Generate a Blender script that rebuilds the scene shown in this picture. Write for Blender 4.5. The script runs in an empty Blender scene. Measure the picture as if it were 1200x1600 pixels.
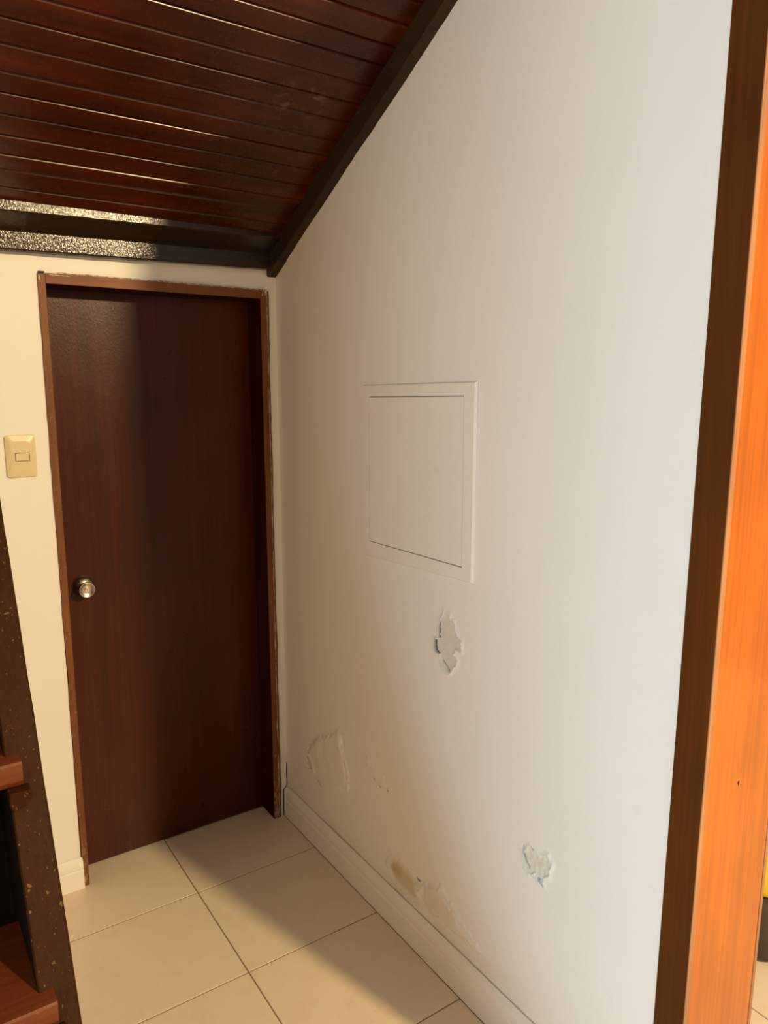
import bpy, bmesh, math, random
import numpy as np
from mathutils import Vector, Matrix, noise

random.seed(7)
scene = bpy.context.scene
COL = scene.collection

# ------------------------------------------------------------------ camera
CX, CY, CZ = -1.2282, -2.5179, 1.7041
YAW, PITCH, ROLL, FPX = 0.5938, 0.1650, -0.0011, 1159.36
fw = Vector((math.sin(YAW)*math.cos(PITCH), math.cos(YAW)*math.cos(PITCH), -math.sin(PITCH)))
rt = Vector((math.cos(YAW), -math.sin(YAW), 0)); up = rt.cross(fw)
rt2 = rt*math.cos(ROLL) + up*math.sin(ROLL); up2 = -rt*math.sin(ROLL) + up*math.cos(ROLL)
cam_d = bpy.data.cameras.new('camera'); cam = bpy.data.objects.new('camera', cam_d); COL.objects.link(cam)
m = Matrix((rt2, up2, -fw)).transposed().to_4x4(); m.translation = Vector((CX, CY, CZ))
cam.matrix_world = m
cam_d.sensor_fit = 'VERTICAL'; cam_d.sensor_height = 36; cam_d.lens = 36*FPX/1600
cam_d.clip_start = 0.02
scene.camera = cam

# ------------------------------------------------------------------ view, world, lights
vs = scene.view_settings
vs.view_transform = 'Standard'; vs.look = 'None'; vs.gamma = 1; vs.use_curve_mapping = False
vs.exposure = 0.0
w = bpy.data.worlds.new('world'); scene.world = w; w.use_nodes = True
w.node_tree.nodes['Background'].inputs[0].default_value = (1.0, 0.85, 0.70, 1)
w.node_tree.nodes['Background'].inputs[1].default_value = 0.36

def point_light(name, loc, power, col, size):
    d = bpy.data.lights.new(name, 'POINT'); d.energy = power; d.color = col; d.shadow_soft_size = size
    o = bpy.data.objects.new(name, d); COL.objects.link(o); o.location = loc; return o

def area_light(name, loc, target, sx, sy, power, col):
    d = bpy.data.lights.new(name, 'AREA'); d.energy = power; d.color = col
    d.shape = 'RECTANGLE'; d.size = sx; d.size_y = sy
    o = bpy.data.objects.new(name, d); COL.objects.link(o); o.location = loc
    o.rotation_euler = (Vector(target)-Vector(loc)).to_track_quat('-Z', 'Y').to_euler(); return o

point_light('room_lamp_light', (1.09, -5.8, 3.7), 1260, (1.0, 0.745, 0.40), 0.13)
area_light('daylight_window', (-4.0, -3.75, 0.95), (0, -1.4, .8), 1.0, 1.2, 132, (0.54, 0.79, 1.0))

# ------------------------------------------------------------------ helpers
def box(bm, x0, x1, y0, y1, z0, z1, mat=0):
    v = [bm.verts.new(p) for p in ((x0,y0,z0),(x1,y0,z0),(x1,y1,z0),(x0,y1,z0),(x0,y0,z1),(x1,y0,z1),(x1,y1,z1),(x0,y1,z1))]
    for f in ((0,3,2,1),(4,5,6,7),(0,1,5,4),(1,2,6,5),(2,3,7,6),(3,0,4,7)):
        fc = bm.faces.new([v[i] for i in f]); fc.material_index = mat
    return v

def prism(bm, pts, a, b, f, mat=0):
    """extrude closed 2-D outline pts from a to b; f(u, v, t) -> xyz"""
    A = [bm.verts.new(f(u, v, a)) for u, v in pts]; B = [bm.verts.new(f(u, v, b)) for u, v in pts]
    n = len(pts)
    fs = [bm.faces.new(A), bm.faces.new(B[::-1])]
    for i in range(n): fs.append(bm.faces.new((A[i], B[i], B[(i+1) % n], A[(i+1) % n])))
    for q in fs: q.material_index = mat
    return fs

def obj(name, bm, mats, parent=None, bevel=0, smooth=False, seg=2):
    bmesh.ops.recalc_face_normals(bm, faces=bm.faces)
    if bevel:
        bmesh.ops.bevel(bm, geom=[e for e in bm.edges if len(e.link_faces) == 2 and e.calc_face_angle(0) > 0.5],
                        offset=bevel, segments=seg, profile=0.6, affect='EDGES', clamp_overlap=True)
    me = bpy.data.meshes.new(name); 
    cs = [v.co for v in bm.verts]
    c = Vector([(min(q[i] for q in cs)+max(q[i] for q in cs))/2 for i in range(3)])
    bmesh.ops.translate(bm, verts=bm.verts, vec=-c)
    bm.to_mesh(me); bm.free()
    for q in (mats if isinstance(mats, (list, tuple)) else [mats]): me.materials.append(q)
    if smooth:
        for p in me.polygons: p.use_smooth = True
    o = bpy.data.objects.new(name, me); COL.objects.link(o); o.location = c
    if parent:
        o.parent = parent; o.matrix_parent_inverse = WM[parent.name].inverted()
    WM[o.name] = Matrix.Translation(c)
    return o
WM = {}
def root(name, loc):
    o = bpy.data.objects.new(name, None); COL.objects.link(o); o.location = loc; o.empty_display_size = .1
    WM[o.name] = Matrix.Translation(Vector(loc)); return o
def structure(o, label=None):
    o['kind'] = 'structure'
    if label: o['label'] = label
    return o
def thing(o, label, cat, group=None):
    o['label'] = label; o['category'] = cat
    if group: o['group'] = group
    return o

# ------------------------------------------------------------------ materials
class NT:
    def __init__(s, name):
        s.m = bpy.data.materials.new(name); s.m.use_nodes = True; s.t = s.m.node_tree
        s.b = s.t.nodes['Principled BSDF']; s.tc = s.n('ShaderNodeTexCoord')
    def n(s, k, **kw):
        q = s.t.nodes.new(k)
        for a, b in kw.items(): setattr(q, a, b)
        return q
    def l(s, a, b): s.t.links.new(a, b)
    def noise(s, scale, detail=4, rough=.55, vec=(1,1,1), dist=0, off=(0,0,0)):
        mp = s.n('ShaderNodeMapping'); mp.inputs['Scale'].default_value = vec; mp.inputs['Location'].default_value = off
        s.l(s.tc.outputs['Object'], mp.inputs[0])
        q = s.n('ShaderNodeTexNoise'); q.inputs['Scale'].default_value = scale; q.inputs['Detail'].default_value = detail
        q.inputs['Roughness'].default_value = rough; q.inputs['Distortion'].default_value = dist
        s.l(mp.outputs[0], q.inputs['Vector']); return q.outputs['Fac']
    def ramp(s, fac, stops):
        q = s.n('ShaderNodeValToRGB'); e = q.color_ramp.elements
        while len(e) < len(stops): e.new(.5)
        for i, (p, c) in enumerate(stops):
            e[i].position = p; e[i].color = (*c, 1) if len(c) == 3 else c
        s.l(fac, q.inputs[0]); return q.outputs[0]
    def mix(s, fac, a, b, mode='MIX'):
        q = s.n('ShaderNodeMix', data_type='RGBA', blend_type=mode)
        if hasattr(fac, 'default_value') or hasattr(fac, 'links'): s.l(fac, q.inputs[0])
        else: q.inputs[0].default_value = fac
        for v, i in ((a, 6), (b, 7)):
            if isinstance(v, tuple): q.inputs[i].default_value = (*v, 1)
            else: s.l(v, q.inputs[i])
        return q.outputs[2]
    def bump(s, h, strength, dist=.002, normal=None):
        q = s.n('ShaderNodeBump'); q.inputs['Strength'].default_value = strength; q.inputs['Distance'].default_value = dist
        s.l(h, q.inputs['Height'])
        if normal is not None: s.l(normal, q.inputs['Normal'])
        return q.outputs[0]
    def set(s, **kw):
        for k, v in kw.items():
            i = s.b.inputs[k.replace('_', ' ')]
            if isinstance(v, (int, float)): i.default_value = v
            elif isinstance(v, tuple): i.default_value = (*v, 1)
            else: s.l(v, i)
        return s.m

def wood(name, dark, mid, light, axis='z', rough=.3, rvar=.12, bump=.15, fine=.1, coat=0.0, spots=0.0, spotcol=(.5,.4,.25), crackle=0.0, gscale=1.0, spec=.5, dist=.6, cfreq=330, cdist=.001, bigc=.5, foot=False):
    t = NT(name)
    st = {'x': (.06, 1, 1), 'y': (1, .06, 1), 'z': (1, 1, .06)}[axis]
    st2 = {'x': (.02, 1, 1), 'y': (1, .02, 1), 'z': (1, 1, .02)}[axis]
    g = t.noise(14*gscale, 6, .6, st, dist)
    f = t.noise(160*gscale, 3, .6, st2, 0)
    big = t.noise(2.3, 3, .5, (1, 1, 1), .3)
    c = t.ramp(g, [(.28, dark), (.5, mid), (.74, light)])
    c = t.mix(.55, c, t.ramp(f, [(.3, tuple(.62*q for q in mid)), (.7, tuple(min(1, 1.25*q) for q in mid))]), 'MIX')
    c = t.mix(bigc, c, t.ramp(big, [(.3, (.55, .5, .45)), (.7, (1.3, 1.25, 1.2))]), 'MULTIPLY')
    if spots:
        s = t.noise(95, 2, .5, (1, 1, 1), .2); s2 = t.noise(260, 2, .6, (1,1,.4), 0)
        msk = t.ramp(s, [(.70, (0, 0, 0)), (.74, (spots,)*3)]); c = t.mix(msk, c, spotcol)
        msk = t.ramp(s2, [(.68, (0, 0, 0)), (.74, (spots,)*3)]); c = t.mix(msk, c, spotcol)
    if foot:      # bare, chipped wood and paint smears near the floor
        sx = t.n('ShaderNodeSeparateXYZ'); t.l(t.tc.outputs['Object'], sx.inputs[0])
        mr = t.n('ShaderNodeMapRange'); t.l(sx.outputs[2], mr.inputs[0]); mr.inputs[1].default_value = -.78; mr.inputs[2].default_value = -1.02
        mm = t.n('ShaderNodeMath', operation='MULTIPLY'); t.l(mr.outputs[0], mm.inputs[0])
        t.l(t.ramp(t.noise(75, 4, .65, (1, 1, .5)), [(.47, (0,0,0)), (.56, (1,1,1))]), mm.inputs[1])
        c = t.mix(mm.outputs[0], c, t.mix(t.noise(130, 2), (.10, .06, .02), (.55, .42, .25)))
    r = t.n('ShaderNodeMapRange'); t.l(t.noise(9, 5, .6), r.inputs[0])
    r.inputs[3].default_value = rough-rvar; r.inputs[4].default_value = rough+rvar
    nrm = t.bump(f, fine, .0006)
    nrm = t.bump(t.noise(60, 4, .6, st), bump, .0015, nrm)
    if crackle:
        nrm = t.bump(t.noise(cfreq, 1.5, .6, {'x': (1, 1, .45), 'y': (1, .5, 1), 'z': (1, 1, .5)}[axis], 1.0), crackle, cdist, nrm)
    return t.set(Base_Color=c, Roughness=r.outputs[0], Normal=nrm, Coat_Weight=coat, Coat_Roughness=.15, Coat_Normal=nrm, Specular_IOR_Level=spec)

def plaster(name, col, attr=False):
    t = NT(name)
    c = t.mix(t.ramp(t.noise(3.1, 5, .6), [(.35, (0, 0, 0)), (.7, (.5, .5, .5))]), col, tuple(q*.955 for q in col))
    c = t.mix(t.ramp(t.noise(21, 3, .5, off=(3, 1, 2)), [(.66, (0, 0, 0)), (.80, (.22, .22, .22))]), c, tuple(q*.8 for q in col))
    if attr:
        a = t.n('ShaderNodeAttribute', attribute_name='expo'); b = t.n('ShaderNodeAttribute', attribute_name='stain')
        ochre = t.mix(t.noise(30, 4, .6), (.50, .36, .19), (.72, .60, .42))
        grey = t.mix(t.noise(45, 4, .6), (.66, .63, .55), (.78, .75, .68))
        c = t.mix(a.outputs['Fac'], c, grey)
        c = t.mix(b.outputs['Fac'], c, ochre)
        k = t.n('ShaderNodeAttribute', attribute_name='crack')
        c = t.mix(k.outputs['Fac'], c, (.075, .055, .035))  # depth shade of the gaps, painted dark brown
    n1 = t.bump(t.noise(55, 4, .6), .10, .003)
    n2 = t.bump(t.noise(7, 3, .5), .25, .006, n1)
    return t.set(Base_Color=c, Roughness=.62, Normal=n2, Specular_IOR_Level=.3)

M = {}
M['wall'] = plaster('painted_plaster', (.86, .835, .795))
M['wall_r'] = plaster('damaged_painted_plaster', (.86, .835, .795), True)
M['base'] = plaster('painted_baseboard', (.86, .825, .775))
M['panel'] = plaster('painted_panel', (.86, .825, .765))
M['door'] = wood('mahogany_veneer', (.036, .006, .001), (.060, .011, .0015), (.10, .022, .004), 'z', .30, .07, .08, .12, 0, gscale=.5, spec=.22, dist=.15, crackle=.5, cfreq=150, cdist=.0006)
M['frame'] = wood('door_frame_wood', (.13, .045, .014), (.19, .068, .020), (.25, .095, .032), 'z', .5, .1, .3, .2, 0, .3, spec=.3, foot=True)
M['framex'] = wood('door_frame_head_wood', (.15, .050, .018), (.22, .075, .026), (.28, .10, .036), 'x', .5, .1, .3, .2, 0, spec=.3)
M['plank'] = wood('varnished_redwood_plank', (.022, .0035, .001), (.065, .010, .003), (.20, .037, .008), 'x', .27, .07, .08, .10, 0, spec=.40, gscale=.8, dist=.3, bigc=.9)
M['beam'] = wood('dark_stained_trim', (.026, .014, .005), (.036, .019, .007), (.046, .026, .010), 'y', .6, .1, .3, .2, 0, .05, spec=.25)
M['plate'] = wood('crackled_black_varnish', (.014, .007, .002), (.028, .014, .004), (.045, .024, .007), 'x', .15, .04, .04, .03, 0, 0, crackle=1.0, spec=.42, cfreq=250, cdist=.0007)
M['rebate'] = wood('shaded_door_rebate', (.030, .005, .001), (.045, .008, .0015), (.065, .013, .003), 'z', .7, .05, .05, .1, 0, spec=.08)  # shade of the door reveal, put into the wood colour
M['stair'] = wood('worn_stair_wood', (.020, .006, .001), (.036, .011, .0018), (.056, .019, .004), 'z', .5, .1, .14, .2, 0, .6, (.22, .13, .05), spec=.08)
M['stair_in'] = wood('shaded_stair_side', (.006, .004, .003), (.010, .006, .004), (.015, .010, .006), 'z', .7, .08, .18, .2, 0, spec=.15)  # shade inside the stairs, painted as near-black wood
M['tread'] = wood('red_stair_tread', (.085, .020, .006), (.14, .034, .010), (.19, .055, .018), 'x', .40, .1, .2, .2, 0, .25, (.34, .17, .08), spec=.35)
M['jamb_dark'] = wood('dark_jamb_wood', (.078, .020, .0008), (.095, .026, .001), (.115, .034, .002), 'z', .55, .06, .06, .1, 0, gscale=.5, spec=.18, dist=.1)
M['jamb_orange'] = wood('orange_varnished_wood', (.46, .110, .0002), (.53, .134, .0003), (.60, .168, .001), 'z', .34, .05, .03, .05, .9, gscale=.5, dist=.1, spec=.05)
M['lipping'] = wood('pale_lipping_wood', (.36, .15, .06), (.46, .21, .09), (.55, .28, .13), 'z', .5, .1, .3, .2, 0, spec=.3)

# pale scuffs on the boards near the side wall
pm = M['plank'].node_tree; bs = pm.nodes['Principled BSDF']
gp = pm.nodes.new('ShaderNodeNewGeometry'); vd = pm.nodes.new('ShaderNodeVectorMath'); vd.operation = 'DISTANCE'
pm.links.new(gp.outputs['Position'], vd.inputs[0]); vd.inputs[1].default_value = (-.205, -.60, 2.475)
mr = pm.nodes.new('ShaderNodeMapRange'); pm.links.new(vd.outputs['Value'], mr.inputs[0]); mr.inputs[1].default_value = .085; mr.inputs[2].default_value = .02
nz_ = pm.nodes.new('ShaderNodeTexNoise'); nz_.inputs['Scale'].default_value = 24; nz_.inputs['Detail'].default_value = 5; nz_.inputs['Distortion'].default_value = 1.2
pm.links.new(gp.outputs['Position'], nz_.inputs['Vector'])
rp = pm.nodes.new('ShaderNodeValToRGB'); e = rp.color_ramp.elements; e[0].position = .56; e[0].color = (0, 0, 0, 1); e[1].position = .62; e[1].color = (.8, .8, .8, 1)
pm.links.new(nz_.outputs['Fac'], rp.inputs[0])
mu = pm.nodes.new('ShaderNodeMath'); mu.operation = 'MULTIPLY'; pm.links.new(rp.outputs[0], mu.inputs[0]); pm.links.new(mr.outputs[0], mu.inputs[1])
mx = pm.nodes.new('ShaderNodeMix'); mx.data_type = 'RGBA'; pm.links.new(mu.outputs[0], mx.inputs[0])
pm.links.new(bs.inputs['Base Color'].links[0].from_socket, mx.inputs[6]); mx.inputs[7].default_value = (.20, .13, .09, 1)
pm.links.new(mx.outputs[2], bs.inputs['Base Color'])

t = NT('ceramic_tile')
c = t.mix(t.noise(2.6, 5, .6, dist=.5), (.73, .60, .45), (.81, .69, .54))
c = t.mix(t.ramp(t.noise(11, 5, .65), [(.5, (0,0,0)), (.8, (.6,.6,.6))]), c, (.68, .54, .39))
r = t.n('ShaderNodeMapRange'); t.l(t.noise(6, 4), r.inputs[0]); r.inputs[3].default_value = .22; r.inputs[4].default_value = .42
M['tile'] = t.set(Base_Color=c, Roughness=r.outputs[0], Normal=t.bump(t.noise(35, 3), .06, .002))
t = NT('tile_grout'); M['grout'] = t.set(Base_Color=t.mix(t.noise(60, 3), (.20, .13, .075), (.30, .21, .13)), Roughness=.9)
t = NT('brushed_nickel')
M['nickel'] = t.set(Base_Color=t.mix(t.noise(80, 3), (.50, .46, .38), (.62, .57, .47)), Metallic=1.0, Roughness=.28)
t = NT('brass_key_cylinder'); M['brass'] = t.set(Base_Color=t.mix(t.noise(80, 2), (.75, .66, .50), (.85, .76, .60)), Metallic=1.0, Roughness=.3)
t = NT('ivory_plastic'); M['ivory'] = t.set(Base_Color=t.mix(t.noise(25, 2), (.70, .60, .37), (.73, .63, .40)), Roughness=.28)
t = NT('dark_gap'); M['black'] = t.set(Base_Color=t.mix(t.noise(40, 2), (.012, .010, .008), (.02, .016, .012)), Roughness=.9)
t = NT('dark_brown_fabric'); M['bagdark'] = t.set(Base_Color=t.mix(t.noise(200, 3), (.045, .030, .016), (.075, .052, .030)), Roughness=.85, Normal=t.bump(t.noise(400, 2), .3, .001))
t = NT('yellow_fabric'); M['yellow'] = t.set(Base_Color=t.mix(t.noise(160, 3), (.85, .55, .01), (.95, .66, .02)), Roughness=.8)

# ------------------------------------------------------------------ dimensions
SL = 0.5046                     # roof slope: rise per metre towards the camera
TRIM0, CEIL0 = 2.099, 2.170     # heights at the back wall of the trim's lower edge and of the boards
YP0, YP1, WT = -1.716, -1.782, 0.258
XL = -2.1                       # left wall
TREC = 0.10

# ------------------------------------------------------------------ floor
bm = bmesh.new()
g = .0016
def tiles(xs, ys):
    for i in range(len(xs)-1):
        for j in range(len(ys)-1):
            x0, x1, y0, y1 = xs[i]+g, xs[i+1]-g, ys[j+1]+g, ys[j]-g
            e = .0022
            o = [(x0, y0, -.003), (x1, y0, -.003), (x1, y1, -.003), (x0, y1, -.003)]
            a = [bm.verts.new(p) for p in o]
            k = [bm.verts.new((p[0]+e*s, p[1]+e*q, 0)) for p, s, q in zip(o, (1,-1,-1,1), (1,1,-1,-1))]
            k0 = [bm.verts.new((p[0]+e*.25*s, p[1]+e*.25*q, -.0008)) for p, s, q in zip(o, (1,-1,-1,1), (1,1,-1,-1))]
            bm.faces.new(k)
            for q in range(4):
                bm.faces.new((a[q], a[(q+1) % 4], k0[(q+1) % 4], k0[q])); bm.faces.new((k0[q], k0[(q+1) % 4], k[(q+1) % 4], k[q]))
xsa = [-2.303, -1.845, -1.388, -.931, -.474, -.017, .178]
xsb = [.178, .635, 1.092, 1.549, 2.0, 2.46, 2.92]
ysa = [-.2569+.4249*k for k in range(2, -14, -1)]
ysb = [-.075+.4249*k for k in range(1, -13, -1)]
box(bm, xsa[0], xsb[-1], ysa[-1], ysa[0], -.03, -.0018, 1)
tiles(xsa, ysa); tiles(xsb, ysb)
structure(obj('floor', bm, [M['tile'], M['grout']]), 'beige ceramic floor tiles with thin brown grout')

# ------------------------------------------------------------------ back wall with door opening
DX0, DX1, DZ = -.793, -.030, 2.050          # outer edges of the frame
FX0, FX1, FZ = -.774, -.063, 2.020          # inner edges (opening)
bm = bmesh.new()
box(bm, XL-.15, DX0, 0, .16, -.02, 3.4)
box(bm, DX1, 0, 0, .16, -.02, 3.4)
box(bm, DX0, DX1, 0, .16, DZ, 3.4)
box(bm, 0, 3.0, .16, .30, -.02, 3.4)
structure(obj('wall_back', bm, M['wall']), 'cream painted back wall around the wooden door')

# ------------------------------------------------------------------ right wall: front face is a fine relief of peeling paint
A = [(-0.996,1.106),(-1.014,1.099),(-1.035,1.08),(-1.044,1.05),(-1.064,1.04),(-1.066,1.016),(-1.06,1.01),(-1.043,1.006),(-1.036,0.996),(-1.052,0.98),(-1.044,0.963),(-1.02,0.937),(-0.99,0.947),(-0.981,0.965),(-0.98,0.981),(-0.957,0.98),(-0.952,1.008),(-0.97,1.022),(-0.97,1.043),(-0.974,1.072),(-0.985,1.086)]
Ep = [(-1.341,0.595),(-1.359,0.59),(-1.37,0.581),(-1.399,0.599),(-1.41,0.575),(-1.4,0.547),(-1.389,0.535),(-1.384,0.522),(-1.368,0.518),(-1.356,0.531),(-1.338,0.523),(-1.325,0.53),(-1.317,0.55),(-1.317,0.569),(-1.329,0.578)]
Cp = [(-0.739,0.234),(-0.798,0.243),(-0.838,0.238),(-0.866,0.226),(-0.914,0.237),(-0.877,0.186),(-0.894,0.153),(-0.861,0.143),(-0.793,0.138),(-0.745,0.151),(-0.715,0.186)]
C2 = [(-0.914,0.244),(-0.996,0.279),(-1.016,0.257),(-1.055,0.245),(-1.093,0.219),(-1.121,0.204),(-1.153,0.189),(-1.144,0.17),(-1.094,0.166),(-1.047,0.161),(-1.003,0.166),(-0.947,0.158),(-0.909,0.184)]
Bp = [(-0.418,0.531),(-0.439,0.512),(-0.459,0.429),(-0.479,0.379),(-0.471,0.327),(-0.382,0.272),(-0.344,0.253),(-0.28,0.253),(-0.24,0.277),(-0.174,0.29),(-0.185,0.364),(-0.254,0.44)]
B2 = [(-0.176,0.356),(-0.226,0.326),(-0.249,0.281),(-0.182,0.289)]
S1 = [(-0.593,0.511),(-0.606,0.498),(-0.599,0.472),(-0.59,0.487)]
S2 = [(-0.593,0.520),(-0.640,0.500),(-0.700,0.480),(-0.718,0.445),(-0.675,0.436),(-0.635,0.445),(-0.600,0.47)]

def sdist(P, poly):
    """signed distance (negative inside)"""
    d = np.full(len(P), 1e9); ins = np.zeros(len(P), bool); n = len(poly)
    for i in range(n):
        a = np.array(poly[i]); b = np.array(poly[(i+1) % n]); ab = b-a
        tt = np.clip(((P-a)@ab)/(ab@ab), 0, 1)[:, None]
        d = np.minimum(d, np.linalg.norm(P-(a+tt*ab), axis=1))
        c = ((a[1] > P[:, 1]) != (b[1] > P[:, 1])) & (P[:, 0] < (b[0]-a[0])*(P[:, 1]-a[1])/(b[1]-a[1]+1e-12)+a[0])
        ins ^= c
    return np.where(ins, -d, d)

def vnoise(P, s, seed=0):
    """cheap smooth value noise on (y, z)"""
    rs = np.random.RandomState(seed); T = rs.rand(256, 256)
    q = P*s; i = np.floor(q).astype(int); f = q-i; f = f*f*(3-2*f)
    a = T[i[:, 0] % 256, i[:, 1] % 256]; b = T[(i[:, 0]+1) % 256, i[:, 1] % 256]
    c = T[i[:, 0] % 256, (i[:, 1]+1) % 256]; d = T[(i[:, 0]+1) % 256, (i[:, 1]+1) % 256]
    return (a*(1-f[:, 0])+b*f[:, 0])*(1-f[:, 1])+(c*(1-f[:, 0])+d*f[:, 0])*f[:, 1]-.5
sst = lambda x, a, b: (lambda q: q*q*(3-2*q))(np.clip((x-a)/(b-a), 0, 1))

ya = np.unique(np.concatenate([np.arange(-1.732, -1.43, .026), np.arange(-1.43, -.15, .0022), np.arange(-.15, 0.001, .015), [-1.732, 0.0]]).round(5))
za = np.unique(np.concatenate([[0.0, .05], np.arange(.09, .64, .0024), np.arange(.64, .92, .02), np.arange(.92, 1.13, .0022), np.arange(1.15, 1.99, .03), [2.0]]).round(5))
ya = ya[::-1]
nz_low = len(za); NTOP = 30
YY = np.repeat(ya[:, None], nz_low+NTOP, 1); ZZ = np.zeros_like(YY)
ZZ[:, :nz_low] = za[None]
top = 2.16 - SL*ya
for k in range(NTOP): ZZ[:, nz_low+k] = 2.0+(top-2.0)*(k+1)/NTOP
P = np.stack([YY.ravel(), ZZ.ravel()], 1)
W = P + np.stack([vnoise(P, 90, 1), vnoise(P, 90, 2)], 1)*.010     # ragged outlines
h = .0022*vnoise(P, 4, 3)+.0010*vnoise(P, 11, 4)+.0004*vnoise(P, 38, 5)
expo = np.zeros(len(P)); stain = np.zeros(len(P))
def chip(poly, depth, lip, bulge=0, es=1.0, sn=0.0):
    global h, expo, stain
    s = sdist(W, poly)
    inside = 1-sst(s, -.0014, .0014)
    # paint lifts around the chip and curls at its edge
    q = np.clip(1-np.maximum(s, 0)/.016, 0, 1)**2*(.35+1.3*(vnoise(P, 45, 9)+.5))
    h = h+lip*q*(1-inside)-depth*inside
    h = h+inside*.0007*vnoise(P, 150, 7)
    expo = np.maximum(expo, inside*es)
    if sn: stain = np.maximum(stain, inside*sn*(.55+.9*(vnoise(P, 30, 12)+.5)))
chip(A, .0034, .0050)
chip(Ep, .0022, .0040, es=.8)
chip(B2, .0025, .0040, es=.5, sn=.25)
chip(S1, .0040, .0030, es=.3)
# the rough crust inside the small chip at the right
sE = sdist(W, Ep); h += (1-sst(sE, -.004, .001))*.0040*np.maximum(0, vnoise(P, 120, 21)+.1)
for poly, hh, wd in ((Bp, .0085, .022), (S2, .0035, .02), (C2, .0080, .018)):
    s = sdist(W, poly); h = h+hh*sst(-s, -.002, wd)*(1+.5*vnoise(P, 30, 15))
sC = sdist(W, Cp)
chip(Cp, .0014, .0060, es=.35, sn=.0)
stain = np.maximum(stain, sst(-sC, .004, .028)*(.75+.7*vnoise(P, 26, 30)))
sC2 = sdist(W, C2); stain = np.maximum(stain, sst(-sC2, -.01, .03)*.24*(1+1.2*vnoise(P, 20, 31)))
stain = np.maximum(stain, sst(-sdist(W, Bp), -.02, .03)*.10)
# damp discolouring just above the baseboard
damp = (1-sst(P[:, 1], .13, .22+.10*vnoise(P, 5, 33)))*(1-sst(P[:, 0], -.35, -.2))*sst(P[:, 0], -1.5, -1.1)
stain = np.maximum(stain, damp*.14*(1+1.5*vnoise(P, 16, 34)))
# loose ridge lines in the lower blister
def ridge(poly, hh, wd):
    global h
    d = np.full(len(P), 1e9)
    for a, b in zip(poly[:-1], poly[1:]):
        a = np.array(a); b = np.array(b); ab = b-a; tt = np.clip(((W-a)@ab)/(ab@ab), 0, 1)[:, None]
        d = np.minimum(d, np.linalg.norm(W-(a+tt*ab), axis=1))
    h += hh*np.exp(-(d/wd)**2)
ridge([(-.996,.279),(-1.016,.257),(-1.055,.245),(-1.093,.219),(-1.125,.204),(-1.165,.185)], .0050, .005)
ridge([(-1.003,.166),(-1.047,.161),(-1.094,.160),(-1.150,.158)], -.0022, .006)
ridge([(-.459,.429),(-.479,.379),(-.471,.327)], .0050, .006)
ridge([(-.947,1.02),(-.950,.985)], .0040, .004)
ridge([(-1.413,.59),(-1.412,.565)], .0035, .004)
crack = np.zeros(len(P))  # mask for the painted shade inside the slots
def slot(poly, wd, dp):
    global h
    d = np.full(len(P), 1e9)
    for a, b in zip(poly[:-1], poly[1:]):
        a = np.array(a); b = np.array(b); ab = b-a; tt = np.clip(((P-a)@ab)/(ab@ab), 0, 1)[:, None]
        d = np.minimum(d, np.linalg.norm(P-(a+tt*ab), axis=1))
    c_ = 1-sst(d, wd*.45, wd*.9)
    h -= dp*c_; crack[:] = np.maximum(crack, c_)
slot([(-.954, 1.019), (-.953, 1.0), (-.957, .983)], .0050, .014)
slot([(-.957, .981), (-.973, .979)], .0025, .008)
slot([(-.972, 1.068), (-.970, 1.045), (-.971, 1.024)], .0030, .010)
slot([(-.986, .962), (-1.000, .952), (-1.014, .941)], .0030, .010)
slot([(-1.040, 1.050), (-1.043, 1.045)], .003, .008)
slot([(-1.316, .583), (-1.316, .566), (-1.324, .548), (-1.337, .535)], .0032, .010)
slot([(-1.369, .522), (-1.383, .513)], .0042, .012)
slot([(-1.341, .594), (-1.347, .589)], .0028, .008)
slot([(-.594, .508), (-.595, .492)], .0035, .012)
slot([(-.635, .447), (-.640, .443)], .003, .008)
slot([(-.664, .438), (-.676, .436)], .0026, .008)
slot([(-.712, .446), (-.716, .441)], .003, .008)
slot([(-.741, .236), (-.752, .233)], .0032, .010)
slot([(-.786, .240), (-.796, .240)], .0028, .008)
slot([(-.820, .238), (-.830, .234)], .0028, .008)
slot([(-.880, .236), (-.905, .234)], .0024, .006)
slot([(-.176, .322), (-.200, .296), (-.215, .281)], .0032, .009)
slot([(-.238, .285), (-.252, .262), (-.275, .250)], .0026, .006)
edge = sst(P[:, 1], 0, .02)*sst(-P[:, 0], 0, .03)*sst(P[:, 0], -1.732, -1.70)
h = h*edge
verts = np.stack([-h, P[:, 0], P[:, 1]], 1)
NY, NZ = YY.shape
ii = np.arange(NY*NZ).reshape(NY, NZ)
F = np.stack([ii[:-1, :-1], ii[1:, :-1], ii[1:, 1:], ii[:-1, 1:]], -1).reshape(-1, 4)
me = bpy.data.meshes.new('wall_right')
YE = -1.732
back = [(WT, 0.16, -.02), (WT, YE, -.02), (WT, YE, 2.16-SL*YE), (WT, 0.16, 2.16), (0, YE, 0), (0, YE, 2.16-SL*YE)]
nb = len(verts)
allv = np.concatenate([verts, np.array(back)])
faces = F.tolist()
faces += [[nb, nb+1, nb+2, nb+3], [nb+1, nb+4, nb+5, nb+2]]
me.from_pydata(allv.tolist(), [], faces); me.update()
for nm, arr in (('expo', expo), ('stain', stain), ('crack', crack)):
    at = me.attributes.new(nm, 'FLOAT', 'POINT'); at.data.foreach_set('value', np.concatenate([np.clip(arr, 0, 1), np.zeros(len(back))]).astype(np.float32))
me.materials.append(M['wall_r'])
sm = np.ones(len(faces), bool); sm[-2:] = False; me.polygons.foreach_set('use_smooth', sm)
wr = bpy.data.objects.new('wall_right', me); COL.objects.link(wr)
structure(wr, 'white painted side wall with damp blisters and peeling paint')

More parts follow.
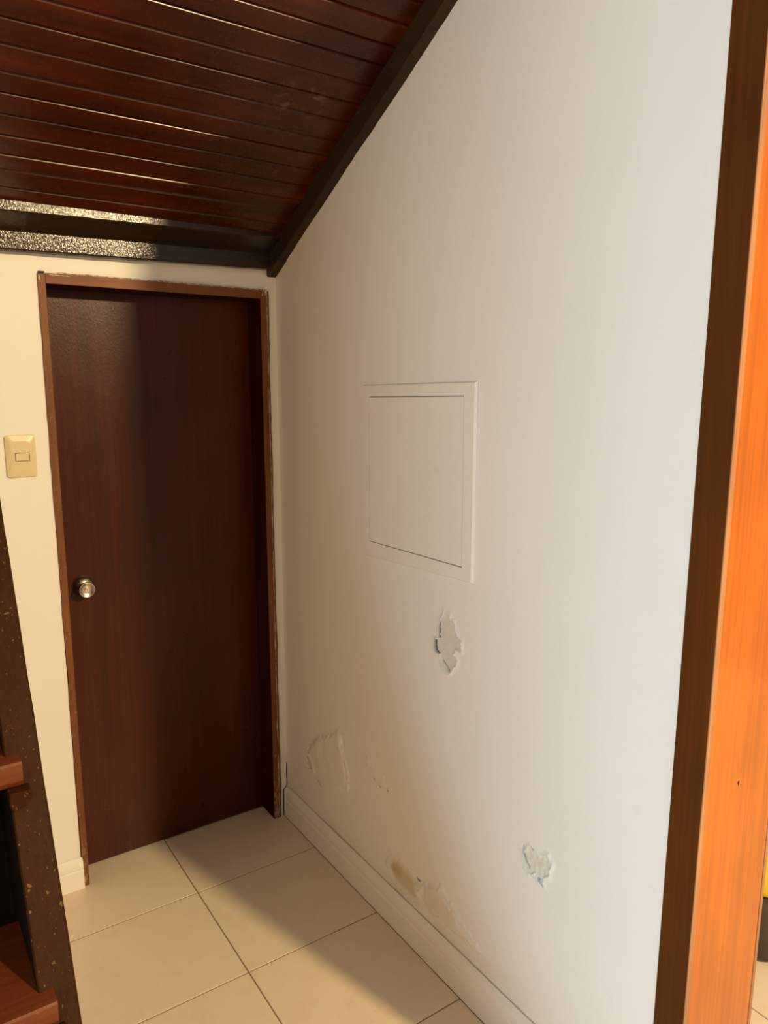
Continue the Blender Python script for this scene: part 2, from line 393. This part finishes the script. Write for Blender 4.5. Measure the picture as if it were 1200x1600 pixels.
# ------------------------------------------------------------------ unseen left wall; window opening added and sized to cut the daylight edge
bm = bmesh.new()
WY0, WY1, WZ0, WZ1 = -3.35, -2.45, .35, 2.1
box(bm, XL-.15, XL, WY1, 0, -.02, 3.4)
box(bm, XL-.15, XL, -4.6, WY0, -.02, 3.4)
box(bm, XL-.15, XL, WY0, WY1, -.02, WZ0)
box(bm, XL-.15, XL, WY0, WY1, WZ1, 3.4)
structure(obj('wall_left', bm, M['wall']), 'cream wall on the far side of the stairs')

# ------------------------------------------------------------------ sloped board ceiling
bm = bmesh.new()
lines = [-.052, -.110, -.157, -.219, -.267, -.326, -.388, -.447, -.501, -.568, -.628, -.686, -.749, -.802]
while lines[-1] > -2.2: lines.append(lines[-1]-.058)
nv = Vector((0, SL, 1)).normalized()      # upward normal of the slope
def cpt(x, y, d):                         # point on the slope, raised by d along the normal
    q = Vector((x, y, CEIL0-SL*y)); return q+nv*d
XC = -1.045
lines = [0.05]+lines
for a, b in zip(lines[:-1], lines[1:]):
    L = abs(b-a); rnd = random.random()
    ch, gd = .0030, random.uniform(.0050, .0085)
    prof = [(a-.0006, .014), (a-.0006, gd), (a-ch*.6, gd*.35), (a-ch, 0), ((a+b)/2, -.0004), (b+.0062, 0), (b+.0050, .0006), (b+.0014, gd), (b+.0006, .014)]
    dz = random.uniform(-.0006, .0006)
    prism(bm, prof, XC, -.004, lambda u, v, t, dz=dz: tuple(cpt(t, u, v+dz)))
prism(bm, [(lines[0], .0142), (lines[-1], .0142), (lines[-1], .03), (lines[0], .03)], XC, -.004, lambda u, v, t: tuple(cpt(t, u, v)))
ceil = structure(obj('ceiling', bm, M['plank']), 'sloping ceiling of glossy red-brown wooden boards')

# slanted trim along the right wall
bm = bmesh.new()
REV = 0
def slant(y, z0, x): return (x, y, z0-SL*y)
N = 90
ysl = [-.095-(2.15-.095)*k/N for k in range(N+1)]
def slant_piece(bm, ys_, th, lo, hi, seed):
    rows = []
    for k, y in enumerate(ys_):
        j = .0030*noise.noise(Vector((y*9, seed, 0)))+.0022*noise.noise(Vector((y*33, seed, 3)))
        rows.append([bm.verts.new(slant(y, lo+j, .002)), bm.verts.new(slant(y, lo+j, -th+.004)), bm.verts.new(slant(y, lo+j+.004, -th)),
                     bm.verts.new(slant(y, hi, -th)), bm.verts.new(slant(y, hi, .002))])
    for r0, r1 in zip(rows[:-1], rows[1:]):
        for q in range(5):
            fq = bm.faces.new((r0[q], r1[q], r1[(q+1) % 5], r0[(q+1) % 5])); fq.material_index = REV if q == 2 else 0
    bm.faces.new(rows[0]); bm.faces.new(rows[-1][::-1])
slant_piece(bm, ysl, .030, TRIM0, CEIL0+.002, 1.3)
slant_piece(bm, [-.0925+.0905*k/8 for k in range(9)][::-1], .034, TRIM0-.003, CEIL0-.006, 5.1)
structure(obj('trim_1', bm, M['beam']), 'dark stained slanting board between sloped ceiling and white side wall')

# wall plate and fascia at the foot of the ceiling
bm = bmesh.new()
prof = [(-.112, 2.236), (-.112, 2.200), (-.107, 2.196), (-.034, 2.156), (-.034, 2.109), (-.030, 2.104), (0.004, 2.104), (0.004, 2.19)]
n_ = 60
rows = []
for k in range(n_+1):
    x = XC+(-.026-XC)*k/n_
    dz = (x+.9)*.018
    row = []
    for i, (y, z) in enumerate(prof):
        j = .0016*noise.noise(Vector((x*17, i, 0)))+.0009*noise.noise(Vector((x*60, i, 2)))
        row.append(bm.verts.new((x, y, z+dz+(j if i not in (0, 7) else 0))))
    rows.append(row)
for r0, r1 in zip(rows[:-1], rows[1:]):
    for q in range(len(prof)): bm.faces.new((r0[q], r1[q], r1[(q+1) % len(prof)], r0[(q+1) % len(prof)]))
bm.faces.new(rows[0]); bm.faces.new(rows[-1][::-1])
structure(obj('trim_2', bm, M['plate']), 'black crackled wooden beam above the door at the foot of the ceiling')

# ------------------------------------------------------------------ door 1
d1 = structure(root('door_1', (-.42, 0, 0)), 'dark mahogany flush door in a worn brown frame')
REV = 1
def jit_strip(bm, outer_fn, z0, z1, n, xin, yf, yb, seed):
    """vertical frame leg whose outer edge wavers like the brushed paint line"""
    rows = []
    for k in range(n+1):
        z = z0+(z1-z0)*k/n
        xo = outer_fn(z)+.0028*noise.noise(Vector((z*6, seed, 0)))+.0022*noise.noise(Vector((z*24, seed, 4)))
        xi = xin+.0006*noise.noise(Vector((z*12, seed, 9)))
        rows.append([bm.verts.new((xo, yf, z)), bm.verts.new((xi-.0015*math.copysign(1, xi-xo), yf, z)), bm.verts.new((xi, yf+.0015, z)), bm.verts.new((xi, yb, z)), bm.verts.new((xo, yb, z))])
    for r0, r1 in zip(rows[:-1], rows[1:]):
        for q in range(5):
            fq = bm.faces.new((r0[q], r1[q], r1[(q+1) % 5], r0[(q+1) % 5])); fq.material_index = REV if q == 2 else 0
    bm.faces.new(rows[0]); bm.faces.new(rows[-1][::-1])
bm = bmesh.new()
jit_strip(bm, lambda z: DX0-.001+.003*(1-z/2), .0005, FZ+.028, 90, FX0+.003, -.006, .155, 2.2)
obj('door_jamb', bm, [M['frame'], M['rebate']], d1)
bm = bmesh.new()
jit_strip(bm, lambda z: DX1-.002, .0005, FZ+.028, 90, FX1, -.006, .155, 7.7)
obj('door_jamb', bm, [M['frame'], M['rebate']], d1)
bm = bmesh.new()
rows = []
for k in range(51):
    x = FX0+.004+(FX1-FX0-.005)*k/50
    zt = DZ+.001+.003*noise.noise(Vector((x*9, 3, 0)))+.002*noise.noise(Vector((x*30, 3, 5)))-.004*max(0, (x+.5))
    rows.append([bm.verts.new((x, -.006, zt)), bm.verts.new((x, -.006, FZ+.0015)), bm.verts.new((x, -.0045, FZ)), bm.verts.new((x, .155, FZ)), bm.verts.new((x, .155, zt))])
for r0, r1 in zip(rows[:-1], rows[1:]):
    for q in range(5):
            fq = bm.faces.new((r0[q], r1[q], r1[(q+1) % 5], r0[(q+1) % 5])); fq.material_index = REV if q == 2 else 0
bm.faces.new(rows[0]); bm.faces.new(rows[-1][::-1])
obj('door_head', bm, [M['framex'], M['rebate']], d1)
# leaf: slightly uneven veneered slab
bm = bmesh.new()
lx0, lx1, lz0, lz1, ly = FX0+.006, FX1-.003, .006, FZ-.004, TREC
nx, nz = 28, 64
gr = [[bm.verts.new((lx0+(lx1-lx0)*i/nx, ly+.0016*noise.noise(Vector((i/nx*2.2, k/nz*3.0, 4)))+.0007*noise.noise(Vector((i/nx*9, k/nz*5.0, 14))), lz0+(lz1-lz0)*k/nz)) for k in range(nz+1)] for i in range(nx+1)]
for i in range(nx):
    for k in range(nz): f = bm.faces.new((gr[i][k], gr[i+1][k], gr[i+1][k+1], gr[i][k+1])); f.smooth = True
bk = [bm.verts.new(p) for p in ((lx0, ly+.04, lz0), (lx1, ly+.04, lz0), (lx1, ly+.04, lz1), (lx0, ly+.04, lz1))]
bm.faces.new(bk)
bm.faces.new([gr[i][0] for i in range(nx+1)]+[bk[1], bk[0]]); bm.faces.new([gr[i][nz] for i in range(nx+1)]+[bk[2], bk[3]])
bm.faces.new([gr[0][k] for k in range(nz+1)]+[bk[3], bk[0]]); bm.faces.new([gr[nx][k] for k in range(nz+1)]+[bk[2], bk[1]])
for e_ in bm.edges:
    if any(not f.smooth for f in e_.link_faces): e_.smooth = False
leaf = obj('door_leaf', bm, M['door'], d1)

def lathe_y(bm, c, prof, n=48, mat=0):
    """revolve (r, d) about the -y axis from point c"""
    R = []
    for r, d in prof:
        R.append([bm.verts.new((c[0]+r*math.cos(2*math.pi*k/n), c[1]-d, c[2]+r*math.sin(2*math.pi*k/n))) for k in range(n)])
    for a, b in zip(R[:-1], R[1:]):
        for k in range(n): f = bm.faces.new((a[k], a[(k+1) % n], b[(k+1) % n], b[k])); f.material_index = mat; f.smooth = True
    bm.faces.new(R[0]); f = bm.faces.new(R[-1][::-1]); f.material_index = mat
KC = (-.703, ly-.0005, 1.037)
bm = bmesh.new(); lathe_y(bm, KC, [(.0365, 0), (.0368, .003), (.0355, .008), (.029, .015), (.021, .020), (.015, .022)])
obj('knob_rose', bm, M['nickel'], leaf)
bm = bmesh.new(); lathe_y(bm, KC, [(.013, .016), (.013, .028), (.016, .033), (.0235, .040), (.0265, .047), (.0270, .053), (.0258, .0575), (.0240, .0585), (.0225, .0570), (.014, .0545), (.0078, .0535)])
obj('door_knob', bm, M['nickel'], leaf)
bm = bmesh.new(); lathe_y(bm, KC, [(.0075, .052), (.0075, .0560), (.0066, .0572)], 32)
box(bm, KC[0]-.0008, KC[0]+.0008, KC[1]-.0576, KC[1]-.056, KC[2]-.0040, KC[2]+.0034, 1)
obj('key_cylinder', bm, [M['brass'], M['black']], leaf)

# dirty gap line at the head of the frame on the left
bm = bmesh.new(); box(bm, DX0+.003, DX0+.020, -.0064, -.001, DZ+.001, DZ+.0055)
obj('mortar_gap', bm, M['black'], d1)

# uneven filler and paint smears around the frame
t = NT('old_filler'); M['filler'] = t.set(Base_Color=t.mix(t.ramp(t.noise(60, 4, .6, (1, 1, .3)), [(.4, (0,0,0)), (.6, (1,1,1))]), (.20, .13, .075), (.62, .52, .40)), Roughness=.8)
def ribbon(pts, wd, y, seed, freq=40):
    bm = bmesh.new(); rows = []
    n = 60; (x0, z0), (x1, z1) = pts; L_ = math.hypot(x1-x0, z1-z0); nx_, nz_ = -(z1-z0)/L_, (x1-x0)/L_
    for k in range(n+1):
        u = k/n; wv = wd*max(.12, .55+1.1*noise.noise(Vector((u*L_*freq, seed, 0)))); off = .0012*noise.noise(Vector((u*L_*18, seed, 7)))
        cx, cz = x0+(x1-x0)*u+nx_*off, z0+(z1-z0)*u+nz_*off
        rows.append([bm.verts.new((cx-nx_*wv, y, cz-nz_*wv)), bm.verts.new((cx+nx_*wv, y, cz+nz_*wv)), bm.verts.new((cx+nx_*wv, y+.0016, cz+nz_*wv)), bm.verts.new((cx-nx_*wv, y+.0016, cz-nz_*wv))])
    for r0, r1 in zip(rows[:-1], rows[1:]):
        for q in range(4): bm.faces.new((r0[q], r1[q], r1[(q+1) % 4], r0[(q+1) % 4]))
    bm.faces.new(rows[0]); bm.faces.new(rows[-1][::-1]); return bm
obj('filler_line', ribbon([(-.735, 2.0535), (-.040, 2.0515)], .0030, -.0072, 3), M['filler'], d1)
obj('filler_line', ribbon([(-.0405, .02), (-.0385, 2.045)], .0022, -.0072, 8, 12), M['filler'], d1)
t = NT('cream_paint_smear'); M['smear'] = t.set(Base_Color=t.mix(t.noise(90, 3), (.50, .40, .30), (.80, .74, .66)), Roughness=.6)
for q, (a_, b_, w_) in enumerate((((-.052, 2.049), (-.056, 2.030), .0016), ((-.044, 2.050), (-.043, 2.034), .0024), ((-.038, 2.050), (-.041, 2.040), .0028), ((-.700, 2.046), (-.760, 2.047), .0014), ((-.789, 2.044), (-.7885, 2.030), .0018))):
    obj('paint_smear', ribbon([a_, b_], w_, -.0071, q+20, 90), M['smear'], d1)

# ------------------------------------------------------------------ baseboards
def base_profile(h, th):
    th += .003
    return [(0, 0), (th-.001, 0), (th, .001), (th, h*.60), (th-.0025, h*.63), (th-.0025, h*.66), (th-.001, h*.69), (th-.001, h*.80), (th-.005, h*.90), (th-.008, h*.935), (th-.012, h-.002), (th-.0125, h), (.003, h), (.0022, h-.006), (0, h-.006)]
bm = bmesh.new()
prism(bm, base_profile(.124, .015), -.006, YP0+.001, lambda u, v, t: (-u-.0004, t, v+.0003))
structure(obj('baseboard_right', bm, M['base']), 'white moulded baseboard under the peeling wall')
bm = bmesh.new()
prism(bm, base_profile(.112, .014), -1.07, DX0+.004, lambda u, v, t: (t, -u-.0003, v+.0003))
structure(obj('baseboard_back', bm, M['base']), 'short white baseboard left of the door')
# open crack where wall and baseboard meet in the corner
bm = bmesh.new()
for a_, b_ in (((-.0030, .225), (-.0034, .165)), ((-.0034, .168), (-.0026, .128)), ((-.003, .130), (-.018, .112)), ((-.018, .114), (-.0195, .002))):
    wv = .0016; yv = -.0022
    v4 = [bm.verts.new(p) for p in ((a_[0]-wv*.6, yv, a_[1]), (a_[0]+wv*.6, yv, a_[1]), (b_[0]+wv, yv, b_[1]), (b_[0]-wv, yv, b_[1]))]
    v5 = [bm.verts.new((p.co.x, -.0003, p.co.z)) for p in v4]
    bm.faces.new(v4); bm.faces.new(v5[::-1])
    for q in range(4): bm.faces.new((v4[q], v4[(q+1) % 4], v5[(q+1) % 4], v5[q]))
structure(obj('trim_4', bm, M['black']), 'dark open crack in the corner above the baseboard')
# ------------------------------------------------------------------ opening post on the right
tp = structure(root('trim_3', (WT/2, YP1, 0)), 'tall wooden door jamb lining the end of the white wall')
PH = 3.02
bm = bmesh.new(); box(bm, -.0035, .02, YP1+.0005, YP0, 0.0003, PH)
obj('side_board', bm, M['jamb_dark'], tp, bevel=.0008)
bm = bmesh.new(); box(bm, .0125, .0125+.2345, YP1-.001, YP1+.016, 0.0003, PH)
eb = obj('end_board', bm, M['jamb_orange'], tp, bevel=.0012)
for x0, x1, nm in ((-.0035, .0112, 'edge_lipping'), (.2485, WT, 'edge_lipping')):
    bm = bmesh.new(); box(bm, x0, x1, YP1-.0022, YP1+.0004, 0.0003, PH)
    obj(nm, bm, M['lipping'], tp, bevel=.0008)
bm = bmesh.new(); box(bm, .0112, .0125, YP1-.0002, YP1+.001, 0.0003, PH); box(bm, .247, .2485, YP1-.0002, YP1+.001, .0003, PH)
obj('shadow_gap', bm, M['black'], tp)
bm = bmesh.new()
vv = [bm.verts.new((.117+.0035*math.cos(a)*(.8+.3*math.sin(3*a)), YP1-.0013, .931+.0052*math.sin(a))) for a in [2*math.pi*k/14 for k in range(14)]]
vb = [bm.verts.new((p.co.x, YP1-.0008, p.co.z)) for p in vv]
bm.faces.new(vv); bm.faces.new(vb[::-1])
for k in range(14): bm.faces.new((vv[k], vv[(k+1) % 14], vb[(k+1) % 14], vb[k]))
obj('wood_knot', bm, M['black'], eb)

# the post stands very slightly out of plumb
for o_ in COL.objects:
    if o_.parent in (tp, eb):
        cy_, cz_ = WM[o_.name].translation.y, WM[o_.name].translation.z
        for v_ in o_.data.vertices: v_.co.y -= .0100*(cz_+v_.co.z-1.15)
# ------------------------------------------------------------------ access panel in the right wall
ap = thing(root('access_panel', (0, -.855, 1.19)), 'square white painted access panel set flush in the peeling side wall', 'access panel')
po = [(-.597, 1.188), (-.595, 1.716), (-1.113, 1.722), (-1.111, 1.208)]      # (y, z) bottom-left, top-left, top-right, bottom-right as seen
pi = [(-.630, 1.238), (-.630, 1.680), (-1.070, 1.686), (-1.071, 1.243)]
def quad_frame(bm, o, i, x0, x1, ch=.0035):
    def shrink(q, s):
        cy = sum(p[0] for p in q)/4; cz = sum(p[1] for p in q)/4
        return [(cy+(p[0]-cy)*(1-s), cz+(p[1]-cz)*(1-s)) for p in q]
    o2 = shrink(o, .016)
    A_ = [bm.verts.new((x0, *p)) for p in o]; B_ = [bm.verts.new((x1, *p)) for p in o2]
    Cc = [bm.verts.new((x1, *p)) for p in i]; D_ = [bm.verts.new((x0, *p)) for p in i]
    for k in range(4):
        l = (k+1) % 4
        bm.faces.new((A_[k], A_[l], B_[l], B_[k])); bm.faces.new((B_[k], B_[l], Cc[l], Cc[k])); bm.faces.new((Cc[k], Cc[l], D_[l], D_[k])); bm.faces.new((D_[k], D_[l], A_[l], A_[k]))
bm = bmesh.new(); quad_frame(bm, po, pi, -.0005, -.0075)
obj('frame', bm, M['panel'], ap)
bm = bmesh.new()
q = [(-.6318, 1.2400), (-.6312, 1.6782), (-1.0672, 1.6840), (-1.0682, 1.2455)]
prism(bm, q, -.0010, -.0072, lambda u, v, t: (t, u, v))
obj('hatch', bm, M['panel'], ap, bevel=.0006)
bm = bmesh.new(); prism(bm, [(-.629, 1.237), (-.629, 1.681), (-1.071, 1.687), (-1.072, 1.242)], -.0004, -.0016, lambda u, v, t: (t, u, v))
obj('gap', bm, M['black'], ap)

# ------------------------------------------------------------------ light switch
sw = root('light_switch', (-.878, 0, 1.50)); thing(sw, 'cream plastic light switch plate on the wall left of the door', 'light switch')
def rrect(cx, cz, w_, h_, r_, n=6):
    pts = []
    for sx, sz, a0 in ((1, 1, 0), (-1, 1, 90), (-1, -1, 180), (1, -1, 270)):
        for k in range(n+1):
            a = math.radians(a0+90*k/n); pts.append((cx+sx*(w_/2-r_)+r_*math.cos(a), cz+sz*(h_/2-r_)+r_*math.sin(a)))
    return pts
def stack(bm, layers, yf, mat=0, cap=True):
    R = [[bm.verts.new((x, y, z)) for x, z in rrect(*a)] for a, y in layers]
    n = len(R[0])
    for a, b in zip(R[:-1], R[1:]):
        for k in range(n): f = bm.faces.new((a[k], a[(k+1) % n], b[(k+1) % n], b[k])); f.smooth = False
    bm.faces.new(R[0]); bm.faces.new(R[-1][::-1])
bm = bmesh.new()
stack(bm, [((-.878, 1.4995, .086, .130, .008), -.0003), ((-.878, 1.4995, .0865, .1305, .0085), -.0030), ((-.878, 1.4995, .083, .127, .009), -.0055), ((-.8785, 1.499, .060, .092, .012), -.0092), ((-.8785, 1.498, .046, .032, .003), -.0102)], 0)
obj('cover_plate', bm, M['ivory'], sw)
bm = bmesh.new(); stack(bm, [((-.8745, 1.4975, .0415, .0268, .002), -.0095), ((-.8745, 1.4975, .0415, .0268, .002), -.01035)], 0)
obj('rocker_gap', bm, M['black'], sw)
bm = bmesh.new(); stack(bm, [((-.8745, 1.4975, .0385, .0238, .0015), -.0098), ((-.8745, 1.4975, .0385, .0238, .0015), -.0118), ((-.8745, 1.4975, .0365, .0218, .0015), -.0128)], 0)
obj('rocker', bm, M['ivory'], sw)

# ------------------------------------------------------------------ steep wooden stairs at the left
LEAN = math.radians(30.3); sn_, cs_ = math.sin(LEAN), math.cos(LEAN)
SX1 = -1.090; SB = Vector((SX1, -2.1955, 0))       # outer right edge of the stringer, front line, at the floor
st = thing(root('staircase', (-1.42, -2.05, 0)), 'steep dark brown worn wooden stairs at the left edge beside the doorway wall', 'stairs')
def sp(x, a, d):
    """a = distance up the front edge, d = depth behind the front face"""
    return (x, SB.y+a*sn_+d*cs_, a*cs_-d*sn_)
SLEN = 2.75; SDEP = .19; STH = .043
def stringer(x0, x1):
    bm = bmesh.new(); n = 60; rows = []
    a_s = .0
    for k in range(n+1):
        a = SLEN*k/n
        j = .0007*noise.noise(Vector((a*14, x0, 1)))
        rows.append([bm.verts.new(sp(x0+.002+j, a, 0)), bm.verts.new(sp(x1-.003+j, a, 0)), bm.verts.new(sp(x1+j, a, .003)), bm.verts.new(sp(x1, a, SDEP)), bm.verts.new(sp(x0, a, SDEP)), bm.verts.new(sp(x0+j, a, .002))])
    for r0, r1 in zip(rows[:-1], rows[1:]):
        for q in range(6):
            fq = bm.faces.new((r0[q], r1[q], r1[(q+1) % 6], r0[(q+1) % 6])); fq.material_index = 1 if q in (3, 4) else 0
    bm.faces.new(rows[0]); bm.faces.new(rows[-1][::-1])
    # cut level with the floor
    gm = bm.verts[:]+bm.edges[:]+bm.faces[:]
    r_ = bmesh.ops.bisect_plane(bm, geom=gm, plane_co=(0, 0, .0005), plane_no=(0, 0, 1), clear_inner=True)
    bmesh.ops.holes_fill(bm, edges=[e for e in bm.edges if e.is_boundary])
    return bm
obj('stringer', stringer(SX1-STH, SX1), [M['stair'], M['stair_in']], st)
obj('stringer', stringer(SX1-.70, SX1-.70+STH), [M['stair'], M['stair_in']], st)
bm = bmesh.new()
prism(bm, [(.03, SDEP-.012), (SLEN-.02, SDEP-.012), (SLEN-.02, SDEP-.002), (.14, SDEP-.002)], SX1-.70+STH, SX1-STH, lambda u, v, t: (t,)+sp(0, u, v)[1:])
obj('backing_board', bm, M['stair_in'], st)
# treads: height of the top of the treads seen in the photograph
TZ = [.897-.254*k for k in (3, 2, 1, 0, -1, -2, -3, -4, -5)]
TREADS = []
for k in range(9):
    z = .978+.2460*(k-3)
    if z < .1: continue
    yf = SB.y+z/cs_*sn_-.026
    bm = bmesh.new()
    e = .0173
    x0, x1 = SX1-.70+STH-e, SX1-STH+e
    prof = [(yf+.002, z), (yf, z-.003), (yf+.001, z-.026), (yf+.004, z-.033), (yf+.178, z-.033), (yf+.178, z)]
    prism(bm, prof, x0, x1, lambda u, v, t: (t, u, v))
    obj('tread', bm, M['tread'], st)
    # rounded support block under the tread end, on the stringer
    bm = bmesh.new()
    pr = [(SX1-STH-.002, z-.034), (SX1-STH+.024, z-.034), (SX1-STH+.026, z-.043), (SX1-STH+.018, z-.056), (SX1-STH+.002, z-.060), (SX1-STH-.002, z-.052)]
    yb = SB.y+(z-.05)/cs_*sn_
    prism(bm, pr, yb-.010, yb+.05, lambda u, v, t: (u, t, v))
    obj('cleat', bm, M['stair'], st, bevel=.002)

# ------------------------------------------------------------------ bag in the next room
bg = thing(root('bag', (.97, -1.40, 0)), 'dark brown rounded bag with bright yellow top standing on tiles beyond the jamb', 'bag')
def pillow(name, z0, z1, mat, r0, r1, c=(.985, -1.44), sq=.6, rnd=.03):
    bm = bmesh.new(); n = 32; R = []
    L_ = [(0.0, .80), (.06, .93), (.16, 1.0), (.5, 1.03), (.86, 1.0), (.95, .94), (1.0, .82)]
    for tt, s in L_:
        z = z0+(z1-z0)*tt
        row = []
        for k in range(n):
            a = 2*math.pi*k/n; cx = math.copysign(abs(math.cos(a))**sq, math.cos(a)); sy = math.copysign(abs(math.sin(a))**sq, math.sin(a))
            row.append(bm.verts.new((c[0]+r0*s*cx, c[1]+r1*s*sy, z)))
        R.append(row)
    for a, b in zip(R[:-1], R[1:]):
        for k in range(n): f = bm.faces.new((a[k], a[(k+1) % n], b[(k+1) % n], b[k])); f.smooth = True
    bm.faces.new(R[0]); bm.faces.new(R[-1][::-1])
    return obj(name, bm, mat, bg)
pillow('bag_body', 0.001, .212, M['bagdark'], .20, .13)
pillow('bag_top', .207, .39, M['yellow'], .195, .125)
# carrying handle of the bag
bm = bmesh.new()
rows = []
for k in range(25):
    a = math.pi*k/24
    c = Vector((.985+.075*math.cos(a), -1.44, .385+.055*math.sin(a)))
    n_ = Vector((math.cos(a), 0, math.sin(a))).normalized()
    rows.append([bm.verts.new(c+n_*(.006*math.cos(b))+Vector((0, .012*math.sin(b), 0))) for b in [2*math.pi*q/10 for q in range(10)]])
for r0, r1 in zip(rows[:-1], rows[1:]):
    for q in range(10): bm.faces.new((r0[q], r1[q], r1[(q+1) % 10], r0[(q+1) % 10])).smooth = True
bm.faces.new(rows[0]); bm.faces.new(rows[-1][::-1])
obj('handle', bm, M['bagdark'], bg)
